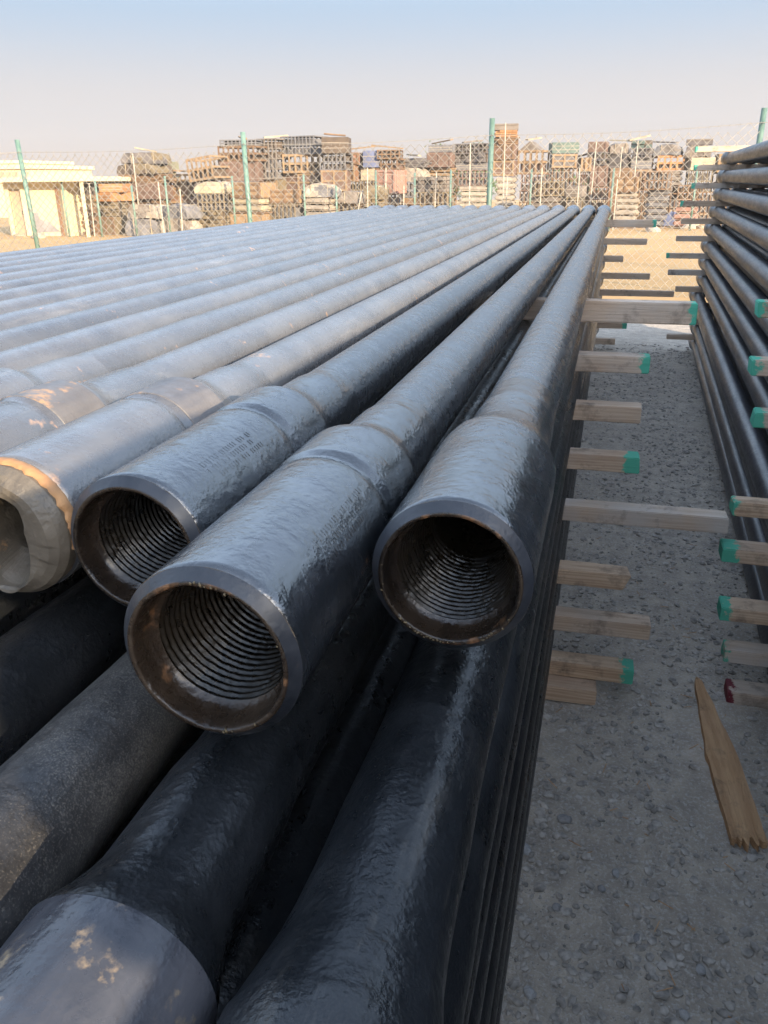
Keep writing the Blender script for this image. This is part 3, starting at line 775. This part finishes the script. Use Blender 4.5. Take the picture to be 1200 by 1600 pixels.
        part('rope', [((x, 0, sz*.5), (.02, sy*1.02, sz*.98)) for x in (-sx*.25, sx*.28)], 'yard_cream')
    elif kind in ('beams', 'planks'):
        h = .13 if kind == 'beams' else .07; n = max(2, int(sz/h)); h = sz/n; m_ = max(3, int(sx/.26)); lst = []
        for i in range(n):
            for k_ in range(m_):
                if rs.random() < .1 and i > 0: continue
                lst.append(((-sx/2+sx*(k_+.5)/m_+rs.uniform(-.02, .02), rs.uniform(-.15, .15), h*(i+.5)), (sx/m_*.86, sy, h*.86)) if kind == 'beams' else
                           ((rs.uniform(-.10, .18)*sx, -sy/2+sy*(k_+.5)/m_, h*(i+.5)), (sx*rs.uniform(.75, 1.1), sy/m_*.8, h*.8), rs.uniform(-.12, .12)))
        part('beams' if kind == 'beams' else 'planks', lst)
        part('strap', [((0, yy, sz/2), (sx*1.01, .05, sz*1.01)) for yy in (-sy*.3, sy*.3)], 'yard_dark' if kind == 'beams' else mt)
    elif kind == 'tray':
        part('tray', [((0, 0, .03), (sx, sy, .05)), ((0, -sy/2, sz/2), (sx, .05, sz)), ((0, sy/2, sz/2), (sx, .05, sz)), ((-sx/2, 0, sz/2), (.05, sy*.98, sz*.98)), ((sx/2, 0, sz/2), (.05, sy*.98, sz*.98))])
        part('rim_rail', [((0, -sy/2-.02, sz-.03), (sx*1.03, .06, .06))], 'yard_grey')
PH = {'slat': 'slatted crate', 'box': 'boarded crate', 'rack': 'steel rack', 'sacks': 'pallet of slabs', 'tarp': 'tarpaulin-covered bundle', 'beams': 'beam bundle', 'tray': 'steel tray', 'planks': 'plank pile', 'gable': 'gabled crate', 'boxes': 'block of cartons'}
# stacks: pixel range in the photograph, distance, then (top pixel row, kind, colour) from the top down to the ground
REAR = [
 (186, 250, 31.5, [(238,'tarp','slate'),(256,'tarp','dark'),(272,'planks','brown'),(287,'box','mauve'),(312,'beams','brown')]),
 (238, 262, 33.0, [(252,'boxes','palegreen'),(268,'planks','palegreen'),(282,'slat','brown'),(312,'box','brown')]),
 (262, 297, 33.0, [(272,'slat','tan'),(292,'box','rust'),(318,'box','mauve')]),
 (299, 341, 31.8, [(248,'slat','tan'),(284,'tarp','grey'),(308,'box','mauve'),(330,'beams','olive')]),
 (342, 400, 33.0, [(219,'rack','bluegrey'),(228,'slat','brown'),(252,'box','mauve'),(284,'box','brown'),(312,'rack','brown')]),
 (405, 438, 34.0, [(217,'rack','grey'),(248,'rack','grey'),(280,'box','olive'),(312,'rack','brown')]),
 (440, 497, 34.5, [(213,'rack','bluegrey'),(241,'slat','tan'),(270,'box','mauve'),(300,'rack','brown')]),
 (497, 540, 33.8, [(214,'boxes','dark'),(240,'rack','bluegrey'),(265,'box','mauve'),(300,'beams','brown')]),
 (541, 561, 35.0, [(238,'box','salmon'),(258,'box','rust'),(284,'rack','olive'),(310,'rack','brown')]),
 (562, 586, 35.0, [(235,'boxes','blue'),(262,'boxes','cream'),(282,'rack','olive'),(310,'beams','brown')]),
 (587, 624, 35.0, [(235,'rack','brown'),(248,'slat','brown'),(265,'box','pink'),(303,'rack','brown')]),
 (626, 668, 36.0, [(247,'planks','slate'),(262,'tarp','white'),(284,'rack','bluegrey'),(308,'box','brown')]),
 (669, 707, 36.5, [(226,'boxes','bluegrey'),(238,'box','mauve'),(262,'planks','tan'),(275,'sacks','grey'),(308,'rack','olive')]),
 (712, 764, 37.0, [(225,'rack','slate'),(240,'beams','slate'),(254,'boxes','bluegrey'),(266,'rack','mauve'),(290,'sacks','white')]),
 (771, 806, 37.5, [(193,'tray','grey'),(203,'planks','orange'),(214,'planks','brown'),(226,'box','mauve'),(250,'box','mauve'),(276,'sacks','white')]),
 (812, 856, 38.0, [(220,'gable','tan'),(272,'rack','mauve'),(298,'rack','brown')]),
 (858, 900, 38.5, [(222,'boxes','teal'),(240,'box','slate'),(263,'rack','brown'),(296,'beams','olive')]),
 (904, 920, 39.0, [(246,'box','brown'),(268,'rack','mauve'),(300,'rack','brown')]),
 (920, 949, 39.0, [(221,'box','mauve'),(238,'rack','slate'),(258,'box','mauve'),(292,'rack','rust')]),
 (951, 984, 39.5, [(224,'tarp','grey'),(240,'planks','slate'),(262,'box','brown'),(292,'boxes','rust')]),
 (986, 1020, 39.5, [(219,'beams','teal'),(232,'rack','slate'),(247,'boxes','bluegrey'),(264,'box','mauve'),(296,'rack','brown')]),
 (1024, 1068, 40.0, [(226,'tarp','bluegrey'),(243,'slat','orange'),(266,'sacks','grey'),(304,'rack','brown')]),
 (1074, 1114, 40.0, [(217,'tray','slate'),(226,'tarp','grey'),(246,'boxes','cream'),(266,'rack','olive'),(300,'rack','brown')]),
 (1120, 1170, 40.0, [(240,'box','olive'),(270,'rack','brown'),(300,'box','mauve')]),
]
FRONT = [
 (112, 150, 29.5, [(287,'rack','slate'),(304,'beams','olive'),(322,'beams','brown')]),
 (152, 184, 29.5, [(287,'boxes','orange'),(301,'boxes','orange'),(315,'beams','olive'),(338,'box','olive')]),
 (195, 248, 29.0, [(320,'tarp','white'),(342,'tarp','bluegrey')]),
 (250, 300, 29.2, [(320,'tarp','bluegrey'),(342,'tarp','white')]),
 (304, 352, 30.0, [(284,'tarp','cream'),(302,'rack','olive'),(330,'beams','olive')]),
 (358, 416, 30.5, [(285,'box','tan'),(309,'sacks','cream'),(334,'box','tan')]),
 (420, 468, 31.0, [(296,'box','tan'),(318,'rack','olive')]),
 (474, 522, 31.0, [(288,'tarp','white'),(308,'sacks','white')]),
 (528, 566, 31.5, [(300,'tarp','grey'),(318,'rack','olive')]),
 (570, 600, 32.0, [(290,'tarp','olive'),(306,'beams','olive')]),
 (645, 700, 33.0, [(276,'beams','grey'),(300,'rack','olive')]),
 (830, 880, 34.5, [(284,'rack','olive'),(306,'sacks','grey')]),
 (884, 912, 34.8, [(290,'boxes','grey'),(308,'rack','olive')]),
 (962, 1000, 35.5, [(276,'box','tan'),(300,'sacks','white')]),
 (1005, 1050, 36.0, [(268,'rack','brown'),(296,'sacks','bluegrey')]),
 (1056, 1100, 36.0, [(290,'rack','brown'),(312,'sacks','pink')]),
]
def yard():
    nth = ['topmost', 'second from top', 'third from top', 'fourth from top', 'fifth from top', 'sixth from top']
    for rowname, row in (('rear', REAR), ('front', FRONT)):
        for ci, (x0, x1, Y, items) in enumerate(row):
            tops = []
            for (py, kind, col) in items: tops.append(atY((x0+x1)/2, py, Y).z)
            tops.append(0)
            for k, (py, kind, col) in enumerate(items):
                zt, zb = tops[k], tops[k+1]
                sz = max(.12, zt-zb)-.004
                a, b = atY(x0, py+8, Y), atY(x1, py+8, Y); sx = (b.x-a.x)*random.uniform(.92, 1.04)
                lab = '%s %s, %s of the %s %s stack from left' % (WORD.get(col, col), PH[kind], nth[k], ords[ci], rowname)
                tilt = R(7) if (rowname == 'rear' and ci == 3 and k == 0) else 0
                yard_item(kind, col, ((a.x+b.x)/2+random.uniform(-.04, .04), Y+.5, zb+(.06 if tilt else 0)), sx, random.uniform(.9, 1.3), sz, lab, -tilt, ci*17+k*3+(400 if rowname == 'front' else 0))
yard()
def loose_boards():
    rs = random.Random(21)
    for ci in (0, 2, 4, 5, 7, 9, 10, 11, 12, 13, 15, 17, 19, 20, 21):
        x0, x1, Y, items = REAR[ci]; py = items[0][0]; c = atY((x0+x1)/2, py, Y); L = rs.uniform(.8, 1.5)
        v, f = boxvf((0, 0, .03), (L, .16, .05)); o = obj('loose_board', mesh('loose_board', v, f, 'yard_'+rs.choice(['brown', 'tan', 'grey', 'cream'])), None, (c.x+rs.uniform(-.2, .2), Y+rs.uniform(.1, .7), c.z+L*.08),
            label='loose board lying askew on top of the %s rear stack from left' % ords[ci], category='board', group='loose boards on the yard stacks')
        o.rotation_euler = (rs.uniform(-.2, .2), rs.choice([-1, 1])*rs.uniform(.06, .2), rs.uniform(-1, 1))
loose_boards()
# things behind: trees over the crates
def tree(px, Y, pz, w_, h_, label, seed):
    rs = random.Random(seed); top = atY(px, pz, Y); base = Vector((top.x, Y, 0)); root = empty('tree', base, label, 'tree', 'trees behind the crates')
    vs, fs = [], []; tube_between(vs, fs, (0, 0, 0), (.05, 0, top.z-h_*.5), .10, 8)
    for k in range(5):
        a = rs.uniform(0, 6.28); tube_between(vs, fs, (.03, 0, top.z-h_*.9), (math.cos(a)*w_*.3, math.sin(a)*w_*.3, top.z-h_*.35), .04, 5)
    obj('trunk', mesh('trunk', vs, fs, 'yard_brown'), root)
    vs, fs = [], []
    cl = [Vector((rs.gauss(0, .28)*w_, rs.gauss(0, .28)*w_, top.z-h_*rs.uniform(.12, .85))) for _ in range(16)]
    for i in range(1500):
        c = rs.choice(cl)+Vector((rs.gauss(0, .10)*w_, rs.gauss(0, .10)*w_, rs.gauss(0, .08)*h_)); s = rs.uniform(.05, .10)
        u = Vector((rs.uniform(-1, 1), rs.uniform(-1, 1), rs.uniform(-1, 1))).normalized(); v = u.orthogonal().normalized(); off = len(vs)
        vs += [c-u*s, c+v*s*.5, c+u*s, c-v*s*.5]; fs.append((off, off+1, off+2, off+3))
    obj('crown', mesh('crown', vs, fs, 'leaf'), root)
plain('leaf', (.10, .15, .05), (.05, .085, .03), .6, 3, .0)
tree(712, 46, 226, 2.2, 3.0, 'left one of two green trees showing above the crates', 1)
tree(752, 47, 222, 2.4, 3.2, 'right one of two green trees, beside the green fence post', 2)
tree(905, 48, 236, 2.6, 2.6, 'low green tree behind the teal cartons', 3)

# inner fence and white stakes in front of the crates
def inner_fence():
    root = empty('inner_fence', (0, 28.5, 0), 'low wire fence on thin green posts in front of the crates', 'fence')
    o = Vector((0, 28.5, 0)); prev = None
    vsw, fsw = [], []
    for px, pt in [(96,283),(148,282),(205,290),(257,275),(362,275),(474,272),(525,290),(587,264),(648,270),(705,245),(831,262),(960,258),(1090,262)]:
        Y = 28.2+max(0, px-150)*.0068; a = atY(px, pt, Y); a.z = min(a.z, 2.25)
        vs, fs = [], []; tube_between(vs, fs, Vector((a.x, Y, 0))-o, a-o, .04, 8)
        obj('post', mesh('post', vs, fs, 'green_post', True), root)
        if prev is not None:
            for q in (.05, .5, .95): tube_between(vsw, fsw, prev*1+Vector((0, .045, 0))-o-Vector((0, 0, prev.z*(1-q))), a+Vector((0, .045, 0))-o-Vector((0, 0, a.z*(1-q))), .006, 4)
        prev = a
    obj('line_wires', mesh('line_wires', vsw, fsw, 'galvanised'), root)
inner_fence()
plain('white_paint', (.46, .42, .35), (.34, .31, .26), .6, 5, .1)
stk = [(207,240,290,31.0),(139,286,362,28.7),(247,284,325,28.9),(281,295,362,28.9),(574,262,333,31.2),(565,300,332,31.3),(603,262,312,32.6),(631,290,330,32.3),(682,268,330,32.6),(735,224,328,33.5),(790,192,262,36.9),(793,275,330,36.8),(847,262,330,34.0),(906,262,330,34.4),(932,222,262,38.4),(965,280,338,34.9),(972,230,262,38.9),(997,220,262,38.9)]
for i, (px, pt, pb, Y) in enumerate(stk):
    a = atY(px, pt, Y); vs, fs = [], []; lean = random.uniform(-.06, .06)+(.35 if i == 5 else 0)
    tube_between(vs, fs, (0, 0, 0), (lean, .05, a.z), .024, 6)
    obj('white_stake', mesh('white_stake', vs, fs, 'white_paint'), None, (a.x-lean, Y-.05, 0), label='slim white stake standing upright against the piled crates, %s from left' % ords[sorted(range(len(stk)), key=lambda q: stk[q][0]).index(i)], category='stake', group='white stakes along the crate stacks')

# rubble and scraps on the sand at the end of the aisle
def rubble():
    rs = random.Random(5); pts = [(985,352),(1003,356),(1030,350),(1075,358),(1095,357),(1020,362),(60,372),(75,366),(85,364),(120,366),(148,366),(30,370),(960,356)]
    for i, (px, py) in enumerate(pts):
        Y = 34 if px > 500 else 27.6
        c = atZ(px, py, 0); s = rs.uniform(.18, .38)
        vs = stone_vf((0, 0, s*.12), s, ICO2, i+50)
        vs = [Vector((v.x, v.y, max(v.z, -.01))) for v in vs]
        obj('rubble_lump', mesh('rubble_lump', vs, ICO2[1], rs.choice(['yard_white', 'yard_cream', 'yard_white'])), None, c,
            label='pale rubble lump on the sand %s, %s from left' % ('beyond the aisle' if px > 500 else 'below the cream building', ords[sorted([p[0] for p in pts if (p[0] > 500) == (px > 500)]).index(px)]), category='rubble', group='pale rubble on the sand')
rubble()
def tarp_scrap():
    c = atZ(1058, 352, 0); root = empty('scrap_sheet', c, 'crumpled blue and white sheeting on the sand at the aisle end', 'sheeting')
    for nm, mt_, x0, w_, h_ in (('blue_fold', 'yard_blue', -.25, .9, .55), ('white_fold', 'yard_cream', .35, 1.1, .75)):
        n = 9; vs, fs = [], []
        for i in range(n+1):
            for j in range(n+1):
                u, v = i/n, j/n
                vs.append((x0+(u-.5)*w_, (v-.5)*.8, max(0, h_*math.sin(math.pi*u)**.7*math.sin(math.pi*v)**.6*(1+.5*noise.noise((u*4, v*4, x0*9))))))
        for i in range(n):
            for j in range(n): fs.append((i*(n+1)+j, (i+1)*(n+1)+j, (i+1)*(n+1)+j+1, i*(n+1)+j+1))
        obj(nm, mesh(nm, vs, fs, mt_), root)
tarp_scrap()

# ------------------------------------------------------------------ cream buildings on the left
plain('cream_wall', (.62, .53, .33), (.54, .45, .28), .85, 1.2, .1)
plain('trim_white', (.60, .52, .35), (.54, .46, .30), .8, 2, .1)
plain('door_tan', (.40, .31, .21), (.34, .26, .18), .7, 2, .1)
plain('bare_render', (.30, .29, .29), (.22, .21, .21), .9, 3, .3)
def building():
    Y = 28.6; a = atY(6, 300, Y); b = atY(118, 300, Y); zt = atY(60, 284, Y).z
    root = empty('cream_building', ((a.x+b.x)/2, Y, 0), 'low cream building with flat white roof slab and tan door', 'building')
    cx = (a.x+b.x)/2; W = b.x-a.x; D = 6
    d0, d1 = atY(14, 300, Y).x-cx, atY(33, 300, Y).x-cx; dz = atY(22, 296, Y).z
    p0, p1 = atY(103, 300, Y).x-cx, atY(117, 300, Y).x-cx; pz = atY(110, 296, Y).z
    T = .18
    # front wall built around the door and passage openings
    lst = [((( -W/2+d0)/2, T/2, zt/2), (d0+W/2, T, zt)), (((d0+d1)/2, T/2, (zt+dz)/2), (d1-d0, T, zt-dz)), (((d1+p0)/2, T/2, zt/2), (p0-d1, T, zt)),
           (((p0+p1)/2, T/2, (zt+pz)/2), (p1-p0, T, zt-pz))]
    v, f = boxes(lst); obj('front_wall', mesh('front_wall', v, f, 'cream_wall'), root)
    v, f = boxes([((-W/2+T/2-.002, D/2+T/2, zt/2), (T, D, zt)), ((0, D+T, zt/2), (W, T, zt)), ((p0-.09, D/2+T, zt/2), (T, D-.1, zt))]); obj('side_wall', mesh('side_wall', v, f, 'cream_wall'), root)
    x2 = atY(142, 284, Y).x-cx
    v, f = boxes([(((-W/2-.25+x2)/2, D/2-.2, zt+.08), (x2+W/2+.25, D+.9, .16))]); obj('roof_slab', mesh('roof_slab', v, f, 'trim_white'), root)
    v, f = boxes([((x2-.12, -.45, zt/2), (.10, .10, zt))]); obj('roof_post', mesh('roof_post', v, f, 'trim_white'), root)
    v, f = boxes([(((d0+d1)/2, T*.6, dz/2), (d1-d0-.02, .05, dz-.02))]); dr = obj('door', mesh('door', v, f, 'door_tan'), root)
    v, f = boxes([((d1-.12, T*.6-.05, dz*.5), (.05, .05, .12))]); obj('handle', mesh('handle', v, f, 'yard_dark'), dr)
    v, f = boxes([((d0-.07, -.02, dz/2), (.14, .10, dz)), ((d1+.07, -.02, dz/2), (.14, .10, dz)), (((d0+d1)/2, -.02, dz+.08), (d1-d0+.28, .10, .16))]); obj('door_surround', mesh('door_surround', v, f, 'trim_white'), dr)
    v, f = boxes([(((p0+p1)/2, 1.6, pz/2), (p1-p0-.01, .05, pz))]); obj('passage_door', mesh('passage_door', v, f, 'door_tan'), root)
    pxs = [(52,332),(60,332),(62,342),(76,346),(84,354),(96,362),(52,364)]; pv = [atY(x, y, Y) for x, y in pxs]
    vs = [(p.x-cx, -.012, max(p.z, .01)) for p in pv]+[(p.x-cx, .01, max(p.z, .01)) for p in pv]; n = len(pxs)
    fs = [tuple(range(n)), tuple(reversed(range(n, 2*n)))]+[(i, i+n, (i+1) % n+n, (i+1) % n) for i in range(n)]
    obj('bare_patch', mesh('bare_patch', vs, fs, 'bare_render'), root)
    for px_ in (90,):
        x = atY(px_, 300, Y).x-cx; v, f = boxes([((x, -.05, zt*.45), (.08, .08, zt*.9))]); obj('downpipe', mesh('downpipe', v, f, 'yard_rust'), root)
    # taller house behind
    Y2 = 44; a = atY(-30, 268, Y2); b = atY(50, 268, Y2); z1 = atY(20, 264, Y2).z; c2 = (a.x+b.x)/2; W2 = b.x-a.x
    root = empty('parapet_house', (c2, Y2, 0), 'taller yellow house with small windows and stepped parapet behind the cream building', 'building')
    v, f = boxes([((0, 3, z1/2), (W2, 6, z1))]); obj('wall', mesh('wall', v, f, 'cream_wall'), root)
    v, f = boxes([((0, 3, z1+.1), (W2+.3, 6.3, .2))]); obj('cornice', mesh('cornice', v, f, 'trim_white'), root)
    zt2 = atY(10, 255, Y2).z; x2 = atY(21, 258, Y2).x-c2
    v, f = boxes([(((x2-W2/2)/2, 3.2, (z1+.2+zt2)/2), (x2+W2/2, 5, zt2-z1-.2))]); obj('upper_wall', mesh('upper_wall', v, f, 'cream_wall'), root)
    v, f = boxes([(((x2-W2/2)/2, 3.2, zt2+.08), (x2+W2/2+.2, 5.2, .16))]); obj('upper_cornice', mesh('upper_cornice', v, f, 'trim_white'), root)
    for px_ in (4, 14, 24, 40):
        q = atY(px_, 276, Y2); v, f = boxes([((q.x-c2, -.01, q.z), (.34, .06, .5))]); wn = obj('window', mesh('window', v, f, 'door_tan'), root)
        v, f = boxes([((q.x-c2, -.05, q.z-.30), (.5, .12, .08))]); obj('sill', mesh('sill', v, f, 'trim_white'), wn)
building()

# ------------------------------------------------------------------ dusty air
def haze():
    v, f = boxes([((0, 27.5, 3.0), (184, 119, 8.0))])
    mt = bpy.data.materials.new('haze'); mt.use_nodes = True; t = mt.node_tree; t.nodes.remove(t.nodes['Principled BSDF'])
    pv = t.nodes.new('ShaderNodeVolumePrincipled'); pv.inputs['Density'].default_value = .0014; pv.inputs['Color'].default_value = (.93, .88, .82, 1); pv.inputs['Anisotropy'].default_value = .2
    t.links.new(pv.outputs[0], t.nodes['Material Output'].inputs['Volume'])
    obj('haze', mesh('haze', v, f, mt), kind='stuff', label='thin dusty haze hanging over the whole yard', category='haze')
haze()
